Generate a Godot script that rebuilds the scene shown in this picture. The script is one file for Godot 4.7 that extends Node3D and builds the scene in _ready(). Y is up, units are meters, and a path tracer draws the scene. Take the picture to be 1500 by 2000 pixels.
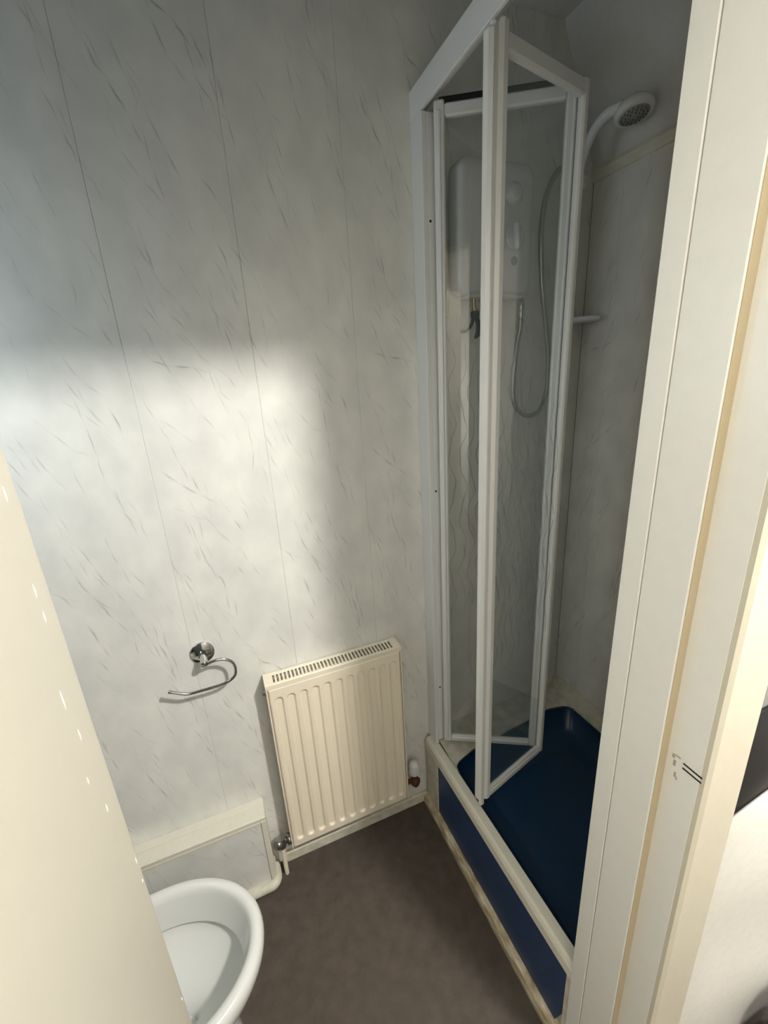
extends Node3D
# A small shower room seen through its doorway. Metres, y up.
# x runs along the radiator wall (z = 0), z towards the hall.

var paint: StandardMaterial3D
var used_names := {}

# ------------------------------------------------------------------ naming helpers
func numbered(called: String) -> String:
	if not used_names.has(called):
		used_names[called] = 0
		return called
	used_names[called] += 1
	return "%s_%03d" % [called, used_names[called]]

func tag(o: Node3D, label: String, category: String, kind := "", group := "") -> Node3D:
	o.set_meta("label", label)
	o.set_meta("category", category)
	if kind != "":
		o.set_meta("kind", kind)
	if group != "":
		o.set_meta("group", group)
	return o

func thing(called: String, label: String, category: String, at: Vector3, kind := "") -> Node3D:
	var o := Node3D.new()
	o.name = numbered(called)
	o.position = at
	add_child(o, true)
	tag(o, label, category, kind)
	return o

# shapes are written in room coordinates; a part is moved into the axes of its parent
func obj(called: String, st: SurfaceTool, m: Material, parent: Node3D = self) -> MeshInstance3D:
	var o := MeshInstance3D.new()
	o.name = numbered(called) if parent == self else called
	st.generate_normals()
	o.mesh = st.commit()
	o.material_override = m
	o.cast_shadow = GeometryInstance3D.SHADOW_CASTING_SETTING_ON
	parent.add_child(o, true)
	if parent != self:
		var off := Vector3.ZERO
		var p: Node3D = parent
		while p != null and p != self:
			off += p.position
			p = p.get_parent() as Node3D
		o.position = -off
	return o

# ------------------------------------------------------------------ shape helpers
func begin(smooth := false) -> SurfaceTool:
	var st := SurfaceTool.new()
	st.begin(Mesh.PRIMITIVE_TRIANGLES)
	st.set_smooth_group(0 if smooth else -1)
	return st

func tri(st: SurfaceTool, a: Vector3, b: Vector3, c: Vector3) -> void:   # counter-clockwise from outside
	st.add_vertex(a)
	st.add_vertex(c)
	st.add_vertex(b)

func quad(st: SurfaceTool, a: Vector3, b: Vector3, c: Vector3, d: Vector3) -> void:
	tri(st, a, b, c)
	tri(st, a, c, d)

func out_tri(st: SurfaceTool, mid: Vector3, a: Vector3, b: Vector3, c: Vector3) -> void:
	if (b - a).cross(c - a).dot((a + b + c) / 3.0 - mid) < 0.0:
		tri(st, a, c, b)
	else:
		tri(st, a, b, c)

func out_quad(st: SurfaceTool, mid: Vector3, a: Vector3, b: Vector3, c: Vector3, d: Vector3) -> void:
	out_tri(st, mid, a, b, c)
	out_tri(st, mid, a, c, d)

# chamfered box from its two corners
func bx(st: SurfaceTool, lo: Vector3, hi: Vector3, r := 0.0, turn := Basis.IDENTITY, pivot := Vector3.ZERO) -> void:
	st.set_smooth_group(-1)
	var mid := (lo + hi) / 2.0
	var h := (hi - lo) / 2.0
	r = minf(r, minf(h.x, minf(h.y, h.z)) * 0.95)
	var tr := func(v: Vector3) -> Vector3: return turn * (mid + v - pivot) + pivot
	var m: Vector3 = tr.call(Vector3.ZERO)
	for ax in 3:
		var a1 := (ax + 1) % 3
		var a2 := (ax + 2) % 3
		for s in [-1.0, 1.0]:
			var pts := []
			for q in [[-1, -1], [1, -1], [1, 1], [-1, 1]]:
				var v := Vector3.ZERO
				v[ax] = s * h[ax]
				v[a1] = q[0] * (h[a1] - r)
				v[a2] = q[1] * (h[a2] - r)
				pts.append(tr.call(v))
			out_quad(st, m, pts[0], pts[1], pts[2], pts[3])
	if r <= 0.0:
		return
	for ax in 3:
		var a1 := (ax + 1) % 3
		var a2 := (ax + 2) % 3
		for s1 in [-1.0, 1.0]:
			for s2 in [-1.0, 1.0]:
				var pts := []
				for q in [[-1, 0], [1, 0], [1, 1], [-1, 1]]:
					var v := Vector3.ZERO
					v[ax] = q[0] * (h[ax] - r)
					v[a1] = s1 * (h[a1] - (r if q[1] == 0 else 0.0))
					v[a2] = s2 * (h[a2] - (0.0 if q[1] == 0 else r))
					pts.append(tr.call(v))
				out_quad(st, m, pts[0], pts[1], pts[2], pts[3])
	for sx in [-1.0, 1.0]:
		for sy in [-1.0, 1.0]:
			for sz in [-1.0, 1.0]:
				out_tri(st, m, tr.call(Vector3(sx * h.x, sy * (h.y - r), sz * (h.z - r))), tr.call(Vector3(sx * (h.x - r), sy * h.y, sz * (h.z - r))), tr.call(Vector3(sx * (h.x - r), sy * (h.y - r), sz * h.z)))

func box(lo: Vector3, hi: Vector3, r := 0.0) -> SurfaceTool:
	var st := begin()
	bx(st, lo, hi, r)
	return st

# rings of equal length joined into a skin; closed rings
func loft(st: SurfaceTool, rings: Array, cap_a := true, cap_b := true, smooth := true) -> void:
	st.set_smooth_group(0 if smooth else -1)
	var n: int = rings[0].size()
	for k in rings.size() - 1:
		var a: PackedVector3Array = rings[k]
		var b: PackedVector3Array = rings[k + 1]
		for i in n:
			var j := (i + 1) % n
			quad(st, a[i], a[j], b[j], b[i])
	st.set_smooth_group(-1)
	for e in 2:
		if not [cap_a, cap_b][e]:
			continue
		var ring: PackedVector3Array = rings[0] if e == 0 else rings[rings.size() - 1]
		var mid := Vector3.ZERO
		for v in ring:
			mid += v
		mid /= n
		for i in n:
			var j := (i + 1) % n
			if e == 0:
				tri(st, mid, ring[j], ring[i])
			else:
				tri(st, mid, ring[i], ring[j])

# a round bar along a path; rad may be a number or a list
func tube(st: SurfaceTool, pts: Array, rad, sides := 12) -> void:
	var rings := []
	var up := Vector3(0.31, 0.83, 0.46).normalized()
	var t0: Vector3 = (pts[1] - pts[0]).normalized()
	var u := t0.cross(up).normalized()
	for k in pts.size():
		var t: Vector3 = ((pts[mini(k + 1, pts.size() - 1)] - pts[maxi(k - 1, 0)]) as Vector3).normalized()
		u = (u - t * u.dot(t)).normalized()
		var w := t.cross(u)
		var r: float = rad[k] if rad is Array else rad
		var ring := PackedVector3Array()
		for i in sides:
			var a := TAU * i / sides
			ring.append(pts[k] + (u * cos(a) + w * sin(a)) * r)
		rings.append(ring)
	loft(st, rings)

# profile of (radius, height) turned round an axis
func lathe(st: SurfaceTool, at: Vector3, axis: Vector3, profile: Array, sides := 28) -> void:
	var n := axis.normalized()
	var u := n.cross(Vector3(0.2, 0.3, 0.9) if absf(n.y) > 0.5 else Vector3.UP).normalized()
	var w := n.cross(u)
	var rings := []
	for p in profile:
		var ring := PackedVector3Array()
		for i in sides:
			var a := TAU * i / sides
			ring.append(at + n * p[1] + (u * cos(a) + w * sin(a)) * maxf(p[0], 0.00005))
		rings.append(ring)
	loft(st, rings)

func smooth_path(pts: Array, per := 8) -> Array:
	var out := []
	for k in pts.size() - 1:
		var p0: Vector3 = pts[maxi(k - 1, 0)]
		var p1: Vector3 = pts[k]
		var p2: Vector3 = pts[k + 1]
		var p3: Vector3 = pts[mini(k + 2, pts.size() - 1)]
		for i in per:
			out.append(p1.cubic_interpolate(p2, p0, p3, float(i) / per))
	out.append(pts[pts.size() - 1])
	return out

# a 2D outline pushed along a direction (convex or not), flat shaded
func prism(st: SurfaceTool, outline: PackedVector2Array, to3: Callable, along: Vector3) -> void:
	st.set_smooth_group(-1)
	var o := outline
	var n := o.size()
	var a0: Vector3 = to3.call(o[0])
	var e1: Vector3 = (to3.call(Vector2(1, 0)) as Vector3) - (to3.call(Vector2.ZERO) as Vector3)
	var e2: Vector3 = (to3.call(Vector2(0, 1)) as Vector3) - (to3.call(Vector2.ZERO) as Vector3)
	var flip := (e1.cross(e2).dot(along) < 0.0) != Geometry2D.is_polygon_clockwise(o)
	for i in n:
		var a: Vector3 = to3.call(o[i])
		var b: Vector3 = to3.call(o[(i + 1) % n])
		if flip:
			quad(st, b, a, a + along, b + along)
		else:
			quad(st, a, b, b + along, a + along)
	var idx := Geometry2D.triangulate_polygon(o)
	for i in range(0, idx.size(), 3):
		var p: Vector3 = to3.call(o[idx[i]])
		var q: Vector3 = to3.call(o[idx[i + 1]])
		var r: Vector3 = to3.call(o[idx[i + 2]])
		if (q - p).cross(r - p).dot(along) > 0.0:
			tri(st, p, r, q)
			tri(st, p + along, q + along, r + along)
		else:
			tri(st, p, q, r)
			tri(st, p + along, r + along, q + along)

# ------------------------------------------------------------------ materials
func mat(c: Color, rough := 0.5, metal := 0.0) -> StandardMaterial3D:
	var m := StandardMaterial3D.new()
	m.albedo_color = c
	m.roughness = rough
	m.metallic = metal
	return m

func grey_noise(seed_: int, size: Vector2i, freq: float, oct := 4) -> Image:
	var n := FastNoiseLite.new()
	n.seed = seed_
	n.noise_type = FastNoiseLite.TYPE_SIMPLEX_SMOOTH
	n.frequency = freq
	n.fractal_octaves = oct
	return n.get_seamless_image(size.x, size.y)

# marble print of the wall panels: soft clouds and slanted veins that fade at one side
func marble_image() -> Image:
	var w := 1024
	var h := 2048
	var im := grey_noise(7, Vector2i(256, 512), 0.016, 4)
	im.convert(Image.FORMAT_RGB8)
	im.resize(w, h, Image.INTERPOLATE_CUBIC)
	var a := PackedFloat32Array()
	a.resize(w * h)
	var rng := RandomNumberGenerator.new()
	rng.seed = 4711
	for k in 170:
		var x := rng.randf() * w
		var y := rng.randf() * h
		var ang := deg_to_rad(rng.randf_range(48, 76))
		var length := rng.randf_range(60, 330)
		var strong := rng.randf_range(0.2, 0.52) * (1.0 if rng.randf() < 0.6 else 0.5)
		var wid := rng.randf_range(1.1, 2.4)
		var smoke := rng.randf_range(4.0, 13.0) if rng.randf() < 0.55 else 2.0
		var turn := 0.0
		var t := 0.0
		while t < length:
			turn = turn * 0.94 + rng.randf_range(-0.09, 0.09)
			var d := ang + turn
			x += cos(d)
			y += sin(d) * 1.1
			t += 1.0
			var f := sin(PI * t / length)
			f = f * (0.55 + 0.45 * sin(t * 0.07 + k))
			var reach := int(smoke) + 2
			for i in range(-reach, reach + 1):
				# across the vein; the smoky side lies below
				var px := posmod(int(x - sin(d) * i), w)
				var py := posmod(int(y + cos(d) * i), h)
				var g := exp(-float(i * i) / (wid * wid * 1.5))
				if i > 0:
					g += 0.3 * exp(-float(i) / (smoke * 0.5))
				var at := py * w + px
				a[at] = maxf(a[at], g * f * strong)
			if rng.randf() < 0.012:
				ang += rng.randf_range(-0.35, 0.35)
	# one short blur
	var data := im.get_data()
	for y in h:
		var r0 := y * w
		var rd := ((y + 1) % h) * w
		for x in w:
			var v: float = (a[r0 + x] * 2.0 + a[r0 + (x + 1) % w] + a[rd + x]) * 0.25
			var at := (r0 + x) * 3
			var n := (data[at] - 128) * 0.00028
			data[at] = int(clampf(0.877 + n - v * 0.42, 0, 1) * 255)
			data[at + 1] = int(clampf(0.877 + n - v * 0.43, 0, 1) * 255)
			data[at + 2] = int(clampf(0.855 + n * 0.9 - v * 0.42, 0, 1) * 255)
	return Image.create_from_data(w, h, false, Image.FORMAT_RGB8, data)

func tint_image(seed_: int, a: Color, b: Color, freq := 0.02, size := Vector2i(512, 512), grain := 0.0, soft := 0.4) -> Image:
	var im := grey_noise(seed_, size, freq, 5)
	im.convert(Image.FORMAT_L8)
	var src := im.get_data()
	var out := PackedByteArray()
	out.resize(src.size() * 3)
	var rng := RandomNumberGenerator.new()
	rng.seed = seed_
	for i in src.size():
		var t := clampf(0.5 + (src[i] / 255.0 - 0.5) * soft + rng.randf_range(-grain, grain), 0, 1)
		var c := a.lerp(b, t)
		out[i * 3] = int(c.r * 255)
		out[i * 3 + 1] = int(c.g * 255)
		out[i * 3 + 2] = int(c.b * 255)
	return Image.create_from_data(size.x, size.y, false, Image.FORMAT_RGB8, out)

func tri_mat(im: Image, per_metre: Vector3, rough: float) -> StandardMaterial3D:
	var m := mat(Color.WHITE, rough)
	m.albedo_texture = ImageTexture.create_from_image(im)
	m.uv1_triplanar = true
	m.uv1_world_triplanar = true
	m.uv1_triplanar_sharpness = 8.0
	m.uv1_scale = per_metre
	return m

func glass_mat(c: Color, alpha: float, rough := 0.02) -> StandardMaterial3D:
	var m := mat(Color(c.r, c.g, c.b, alpha), rough)
	m.transparency = BaseMaterial3D.TRANSPARENCY_ALPHA
	m.cull_mode = BaseMaterial3D.CULL_DISABLED
	return m

func _ready() -> void:
	# ================================================================ camera, sky, lights, exposure
	var cam := Camera3D.new()
	cam.name = "camera"
	cam.fov = 100.85
	cam.near = 0.01
	cam.position = Vector3(-0.6009, 1.7108, 1.2192)
	cam.rotation = Vector3(deg_to_rad(-17.585), deg_to_rad(-21.154), deg_to_rad(-3.404))
	cam.current = true
	add_child(cam)

	var sky_mat := ProceduralSkyMaterial.new()
	sky_mat.sky_top_color = Color(0.55, 0.66, 0.78)
	sky_mat.sky_horizon_color = Color(0.78, 0.83, 0.87)
	sky_mat.ground_horizon_color = Color(0.55, 0.56, 0.55)
	sky_mat.ground_bottom_color = Color(0.4, 0.4, 0.38)
	var sky := Sky.new()
	sky.sky_material = sky_mat
	var env := Environment.new()
	env.background_mode = Environment.BG_SKY
	env.sky = sky
	env.tonemap_mode = Environment.TONE_MAPPER_LINEAR
	env.tonemap_exposure = 1.22
	env.sdfgi_enabled = true
	env.ssao_enabled = true
	env.ssil_enabled = true
	var we := WorldEnvironment.new()
	we.name = "world"
	we.environment = env
	add_child(we)

	var LAMP := Vector3(0.265, 2.535, 1.62)
	var LAMP_ENERGY := 3.6
	var day := AreaLight3D.new()              # daylight let in by the bathroom window in the left wall
	day.name = "window_daylight"
	day.area_size = Vector2(0.28, 0.62)
	day.light_color = Color(0.87, 0.95, 1.0)
	day.light_energy = 0.19
	day.area_range = 6.0
	day.shadow_enabled = true
	day.position = Vector3(-1.385, 1.82, 0.24)
	day.rotation = Vector3(0, deg_to_rad(-90), 0)
	add_child(day)

	var hall_fill := AreaLight3D.new()         # light added for the door lining, as from an unseen hall window
	hall_fill.name = "hall_fill_light"
	hall_fill.area_size = Vector2(0.6, 1.1)
	hall_fill.light_color = Color(1.0, 0.985, 0.945)
	hall_fill.light_energy = 11.0
	hall_fill.area_range = 8.0
	hall_fill.shadow_enabled = true
	hall_fill.position = Vector3(-1.735, 1.5, 2.22)
	hall_fill.rotation = Vector3(0, deg_to_rad(-90), 0)
	add_child(hall_fill)

	# ================================================================ materials
	var marble := tri_mat(marble_image(), Vector3(1.0 / 0.58, 1.0 / 1.6, 1.0 / 0.58), 0.32)
	var floor_m := tri_mat(tint_image(3, Color(0.275, 0.25, 0.224), Color(0.35, 0.318, 0.288), 0.03, Vector2i(512, 512), 0.14, 0.8), Vector3(1.1, 1.1, 1.1), 0.6)
	floor_m.metallic_specular = 0.3
	var ceil_m := tri_mat(tint_image(5, Color(0.8, 0.8, 0.79), Color(0.86, 0.855, 0.85), 0.05, Vector2i(256, 256), 0.2), Vector3(3, 3, 3), 0.8)
	var gloss := tri_mat(tint_image(9, Color(0.885, 0.88, 0.855), Color(0.92, 0.915, 0.89), 0.03, Vector2i(256, 256), 0.12), Vector3(4, 4, 4), 0.3)
	var hall_m := tri_mat(tint_image(10, Color(0.5, 0.49, 0.47), Color(0.54, 0.53, 0.51), 0.04, Vector2i(256, 256), 0.2), Vector3(3, 3, 3), 0.7)
	var worn := tri_mat(tint_image(12, Color(0.58, 0.5, 0.36), Color(0.9, 0.88, 0.8), 0.03, Vector2i(512, 512), 0.08, 1.3), Vector3(1.3, 4.0, 0.9), 0.55)
	var white_trim := tri_mat(tint_image(13, Color(0.85, 0.835, 0.77), Color(0.9, 0.885, 0.83), 0.03, Vector2i(256, 256), 0.08), Vector3(5, 5, 5), 0.4)
	var grime_trim := tri_mat(tint_image(14, Color(0.74, 0.72, 0.64), Color(0.9, 0.885, 0.83), 0.03, Vector2i(512, 512), 0.05, 0.8), Vector3(1.2, 1.2, 1.2), 0.5)
	var frame_m := mat(Color(0.88, 0.885, 0.88), 0.3)
	var plastic := mat(Color(0.88, 0.885, 0.89), 0.25)
	var rad_m := mat(Color(0.94, 0.9, 0.815), 0.32)
	var dark_m := mat(Color(0.035, 0.034, 0.032), 0.7)
	var seal_gap_m := mat(Color(0.05, 0.05, 0.055), 0.6)  # rubber seal, and the shaded gap at the fold
	var chrome := mat(Color(0.78, 0.78, 0.77), 0.09, 1.0)
	var dull_chrome := mat(Color(0.62, 0.62, 0.61), 0.28, 1.0)
	var brass := mat(Color(0.7, 0.6, 0.42), 0.3, 1.0)
	var blue := tri_mat(tint_image(15, Color(0.015, 0.165, 0.29), Color(0.025, 0.195, 0.335), 0.03, Vector2i(256, 256), 0.1), Vector3(4, 4, 4), 0.3)
	var blue_board := tri_mat(tint_image(16, Color(0.12, 0.215, 0.36), Color(0.15, 0.25, 0.4), 0.03, Vector2i(256, 256), 0.1), Vector3(4, 4, 4), 0.42)
	var ceramic := mat(Color(0.87, 0.875, 0.86), 0.12)
	var glass := glass_mat(Color(0.52, 0.62, 0.62), 0.06)
	var edge_glass := glass_mat(Color(0.26, 0.3, 0.28), 0.2, 0.1)

	# ================================================================ the setting
	build_room(marble, floor_m, ceil_m, gloss, hall_m, white_trim, grime_trim)
	build_door_frame(gloss, hall_m)
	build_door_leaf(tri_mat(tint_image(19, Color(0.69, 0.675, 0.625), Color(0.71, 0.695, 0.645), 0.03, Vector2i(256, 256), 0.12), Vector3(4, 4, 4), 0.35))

	# ================================================================ the things
	build_hall_lamp(LAMP, LAMP_ENERGY)
	build_shower_door(frame_m, glass, edge_glass, seal_gap_m, dark_m)
	build_tray(blue, blue_board, white_trim, grime_trim, worn)
	build_radiator(rad_m, dark_m, plastic, dull_chrome, worn)
	build_pipe_boxing(marble, white_trim, grime_trim)
	build_toilet(ceramic, plastic, chrome)
	build_roll_holder(chrome)
	build_shower_unit(plastic, chrome, dull_chrome, brass, dark_m)
	build_riser_rail(plastic, dull_chrome, chrome)
	build_hall_things()

# ------------------------------------------------------------------ room shell
func build_room(marble: Material, floor_m: Material, ceil_m: Material, gloss: Material, hall_m: Material, white_trim: Material, grime_trim: Material) -> void:
	var X0 := -1.40
	var XS := 0.653
	var ZF := 0.79
	var H := 2.636
	var o: Node3D
	o = obj("floor", box(Vector3(-1.9, -0.12, -0.12), Vector3(1.9, 0.0, 2.75)), floor_m)
	tag(o, "dark taupe vinyl floor between the radiator wall and the shower", "floor", "structure")
	o = obj("ceiling", box(Vector3(-1.9, H, -0.12), Vector3(1.9, H + 0.12, 2.75)), ceil_m)
	tag(o, "flat pale ceiling above the shower corner", "ceiling", "structure")

	# marble clad back wall: a solid wall behind, each cladding panel a piece of its own
	var wb := thing("wall_back", "pale grey veined marble-effect panel wall behind the radiator", "wall", Vector3(0, 0, 0), "structure")
	obj("wall_core", box(Vector3(X0 - 0.1, 0, -0.12), Vector3(XS + 0.12, H, -0.008)), hall_m, wb)
	var seams := [-1.40, -1.344, -1.054, -0.764, -0.4685, -0.185, 0.105, 0.395, XS]
	for i in seams.size() - 1:
		obj("panel", box(Vector3(seams[i] + 0.0001, 0, -0.008), Vector3(seams[i + 1] - 0.0001, H, 0.0), 0.0011), marble, wb)

	var wr := thing("wall_right", "veined marble-effect panel wall at the back of the shower", "wall", Vector3(XS, 0, 0), "structure")
	obj("wall_core", box(Vector3(XS + 0.008, 0, 0), Vector3(XS + 0.12, 2.285, ZF)), hall_m, wr)
	var zs := [0.0, 0.114, 0.404, 0.694, ZF]
	for i in zs.size() - 1:
		obj("panel", box(Vector3(XS, 0, zs[i] + 0.0001), Vector3(XS + 0.008, 2.285, zs[i + 1] - 0.0001), 0.0011), marble, wr)

	# sloping ceiling over the shower
	var st := begin()
	prism(st, PackedVector2Array([Vector2(XS, 2.285), Vector2(0.5, H), Vector2(0.62, H), Vector2(XS + 0.12, 2.285)]), func(p: Vector2) -> Vector3: return Vector3(p.x, p.y, 0.0), Vector3(0, 0, ZF))
	o = obj("ceiling_slope", st, ceil_m)
	tag(o, "steep pale sloping ceiling above the shower head", "ceiling", "structure")

	# left wall with its window opening
	st = begin()
	bx(st, Vector3(X0 - 0.12, 0, 0), Vector3(X0, 1.5, ZF))
	bx(st, Vector3(X0 - 0.12, 2.14, 0), Vector3(X0, H, ZF))
	bx(st, Vector3(X0 - 0.12, 1.5, 0), Vector3(X0, 2.14, 0.09))
	bx(st, Vector3(X0 - 0.12, 1.5, 0.39), Vector3(X0, 2.14, ZF))
	o = obj("wall_left", st, hall_m)
	tag(o, "plain pale grey wall behind the toilet with a small window", "wall", "structure")
	var wn := thing("window_1", "small frosted window above the toilet in the left wall", "window", Vector3(X0 - 0.06, 1.5, 0.24), "structure")
	st = begin()
	bx(st, Vector3(X0 - 0.09, 1.5, 0.09), Vector3(X0 - 0.03, 1.53, 0.39), 0.004)
	bx(st, Vector3(X0 - 0.09, 2.11, 0.09), Vector3(X0 - 0.03, 2.14, 0.39), 0.004)
	bx(st, Vector3(X0 - 0.09, 1.53, 0.09), Vector3(X0 - 0.03, 2.11, 0.115), 0.004)
	bx(st, Vector3(X0 - 0.09, 1.53, 0.365), Vector3(X0 - 0.03, 2.11, 0.39), 0.004)
	obj("window_frame", st, white_trim, wn)
	var frost := mat(Color(0.85, 0.92, 1.0), 0.5)
	frost.emission_enabled = true
	frost.emission = Color(0.87, 0.94, 1.0)
	frost.emission_energy_multiplier = 0.6
	obj("pane", box(Vector3(X0 - 0.065, 1.53, 0.115), Vector3(X0 - 0.055, 2.11, 0.365)), frost, wn)

	# door wall with the opening
	st = begin()
	bx(st, Vector3(-1.9, 0, ZF), Vector3(-0.785, H, 0.925))
	bx(st, Vector3(0.03, 0, ZF), Vector3(1.9, H, 0.925))
	bx(st, Vector3(-0.785, 2.22, ZF), Vector3(0.03, H, 0.925))
	o = obj("wall_front", st, hall_m)
	tag(o, "pale wall with the doorway, partly seen beyond the right doorframe", "wall", "structure")

	# hall shell behind the camera
	st = begin()
	bx(st, Vector3(-1.9, 0, 0.925), Vector3(-1.75, H, 1.9))
	bx(st, Vector3(-1.9, 0, 2.54), Vector3(-1.75, H, 2.75))
	bx(st, Vector3(-1.9, 0, 1.9), Vector3(-1.75, 0.93, 2.54))
	bx(st, Vector3(-1.9, 2.07, 1.9), Vector3(-1.75, H, 2.54))
	o = obj("wall_hall_left", st, hall_m)
	tag(o, "pale grey hall wall on the hinge side of the door", "wall", "structure")
	o = obj("wall_hall_right", box(Vector3(1.5, 0, 0.925), Vector3(1.65, H, 2.75)), hall_m)
	tag(o, "pale grey hall wall beyond the black board", "wall", "structure")
	o = obj("wall_hall_end", box(Vector3(-1.9, 0, 2.6), Vector3(1.65, H, 2.75)), hall_m)
	tag(o, "pale grey hall wall facing the bathroom doorway", "wall", "structure")

	wn = thing("window_2", "unseen tall hall window added to light the doorframe", "window", Vector3(-1.82, 0.93, 2.22), "structure")  # unseen, added as the source of the hall area light
	st = begin()
	bx(st, Vector3(-1.85, 0.93, 1.9), Vector3(-1.79, 0.96, 2.54), 0.004)
	bx(st, Vector3(-1.85, 2.04, 1.9), Vector3(-1.79, 2.07, 2.54), 0.004)
	bx(st, Vector3(-1.85, 0.96, 1.9), Vector3(-1.79, 2.04, 1.93), 0.004)
	bx(st, Vector3(-1.85, 0.96, 2.51), Vector3(-1.79, 2.04, 2.54), 0.004)
	obj("window_frame", st, white_trim, wn)
	obj("pane", box(Vector3(-1.825, 0.96, 1.93), Vector3(-1.815, 2.04, 2.51)), frost, wn)

	# skirting under the radiator
	o = obj("baseboard_back", box(Vector3(-0.612, 0.0, 0.0), Vector3(-0.012, 0.045, 0.013), 0.003), grime_trim)
	tag(o, "narrow scuffed white skirting board below the radiator", "skirting board", "structure")

	# strip where the sloping ceiling meets the panels
	st = begin()
	prism(st, PackedVector2Array([Vector2(XS, 2.262), Vector2(XS - 0.006, 2.262), Vector2(XS - 0.014, 2.272), Vector2(XS - 0.014, 2.286), Vector2(XS - 0.008, 2.298), Vector2(XS, 2.3)]), func(p: Vector2) -> Vector3: return Vector3(p.x, p.y, 0.0), Vector3(0, 0, ZF))
	o = obj("trim_1", st, white_trim)
	tag(o, "cream trim strip along the top of the shower wall panels", "trim", "structure")
	# sloped sealing strip along the tray
	st = begin()
	prism(st, PackedVector2Array([Vector2(XS, 0.395), Vector2(XS - 0.004, 0.395), Vector2(XS - 0.03, 0.335), Vector2(XS - 0.03, 0.325), Vector2(XS, 0.325)]), func(p: Vector2) -> Vector3: return Vector3(p.x, p.y, 0.0), Vector3(0, 0, ZF))
	o = obj("baseboard_right", st, grime_trim)
	tag(o, "grubby white sealing strip sloping down to the blue tray", "sealing strip", "structure")

# ------------------------------------------------------------------ doorway
func build_door_frame(gloss: Material, hall_m: Material) -> void:
	var top := 2.2
	var fr := thing("trim_2", "cream gloss-painted doorframe post at the right of the doorway", "doorframe", Vector3(0, 0, 0.86), "structure")
	obj("inner_edge", box(Vector3(-0.017, 0, 0.772), Vector3(0.045, top, 0.808), 0.0015), gloss, fr)
	obj("door_stop", box(Vector3(-0.0165, 0, 0.8088), Vector3(0.029, top, 0.8794), 0.002), gloss, fr)
	var beige := mat(Color(0.74, 0.68, 0.56), 0.5)  # even beige strip on the hall-side face of the stop
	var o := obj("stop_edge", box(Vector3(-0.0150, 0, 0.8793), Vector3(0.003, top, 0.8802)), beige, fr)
	o.set_meta("label", "beige edge of the door stop")
	obj("rebate", box(Vector3(0.002, 0, 0.8794), Vector3(0.029, top, 0.9325), 0.001), gloss, fr)
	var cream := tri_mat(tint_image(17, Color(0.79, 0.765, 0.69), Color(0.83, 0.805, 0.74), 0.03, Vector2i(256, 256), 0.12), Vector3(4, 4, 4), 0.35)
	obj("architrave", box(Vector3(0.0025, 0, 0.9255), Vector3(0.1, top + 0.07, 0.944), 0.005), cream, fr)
	var sc := mat(Color(0.13, 0.1, 0.08), 0.7)
	var st := begin()
	for k in 2:
		var y := 1.1035 - 0.009 * k
		bx(st, Vector3(0.0012, y - 0.0013, 0.906), Vector3(0.0022, y + 0.0013, 0.9345), 0.0, Basis(Vector3.RIGHT, 0.05), Vector3(0, y, 0.906))
	o = obj("latch_scratch", st, sc, fr)
	o.set_meta("label", "two dark parallel scratches from the latch")
	st = begin()
	for q in [[1.104, 0.8905, 0.004, 0.0022], [1.092, 0.8935, 0.006, 0.002], [1.071, 0.897, 0.005, 0.0016], [1.066, 0.9, 0.003, 0.0012], [1.108, 0.897, 0.0015, 0.004]]:
		bx(st, Vector3(0.0014, q[0] - q[2], q[1] - q[3]), Vector3(0.0021, q[0] + q[2], q[1] + q[3]), 0.0006)
	obj("paint_scuff", st, mat(Color(0.66, 0.63, 0.57), 0.6), fr)

	var fl := thing("trim_3", "cream doorframe post behind the open door leaf with the doorway head", "doorframe", Vector3(-0.77, 0, 0.86), "structure")
	obj("lining", box(Vector3(-0.786, 0, 0.772), Vector3(-0.765, 2.22, 0.9325), 0.0015), gloss, fl)
	obj("head_lining", box(Vector3(-0.765, 2.2, 0.772), Vector3(0.03, 2.2205, 0.9325), 0.0015), gloss, fl)
	obj("architrave", box(Vector3(-0.86, 0, 0.9255), Vector3(-0.7665, 2.29, 0.9435), 0.005), gloss, fl)
	obj("head_architrave", box(Vector3(-0.86, 2.215, 0.9255), Vector3(0.0024, 2.29, 0.9437), 0.005), gloss, fl)

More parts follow.
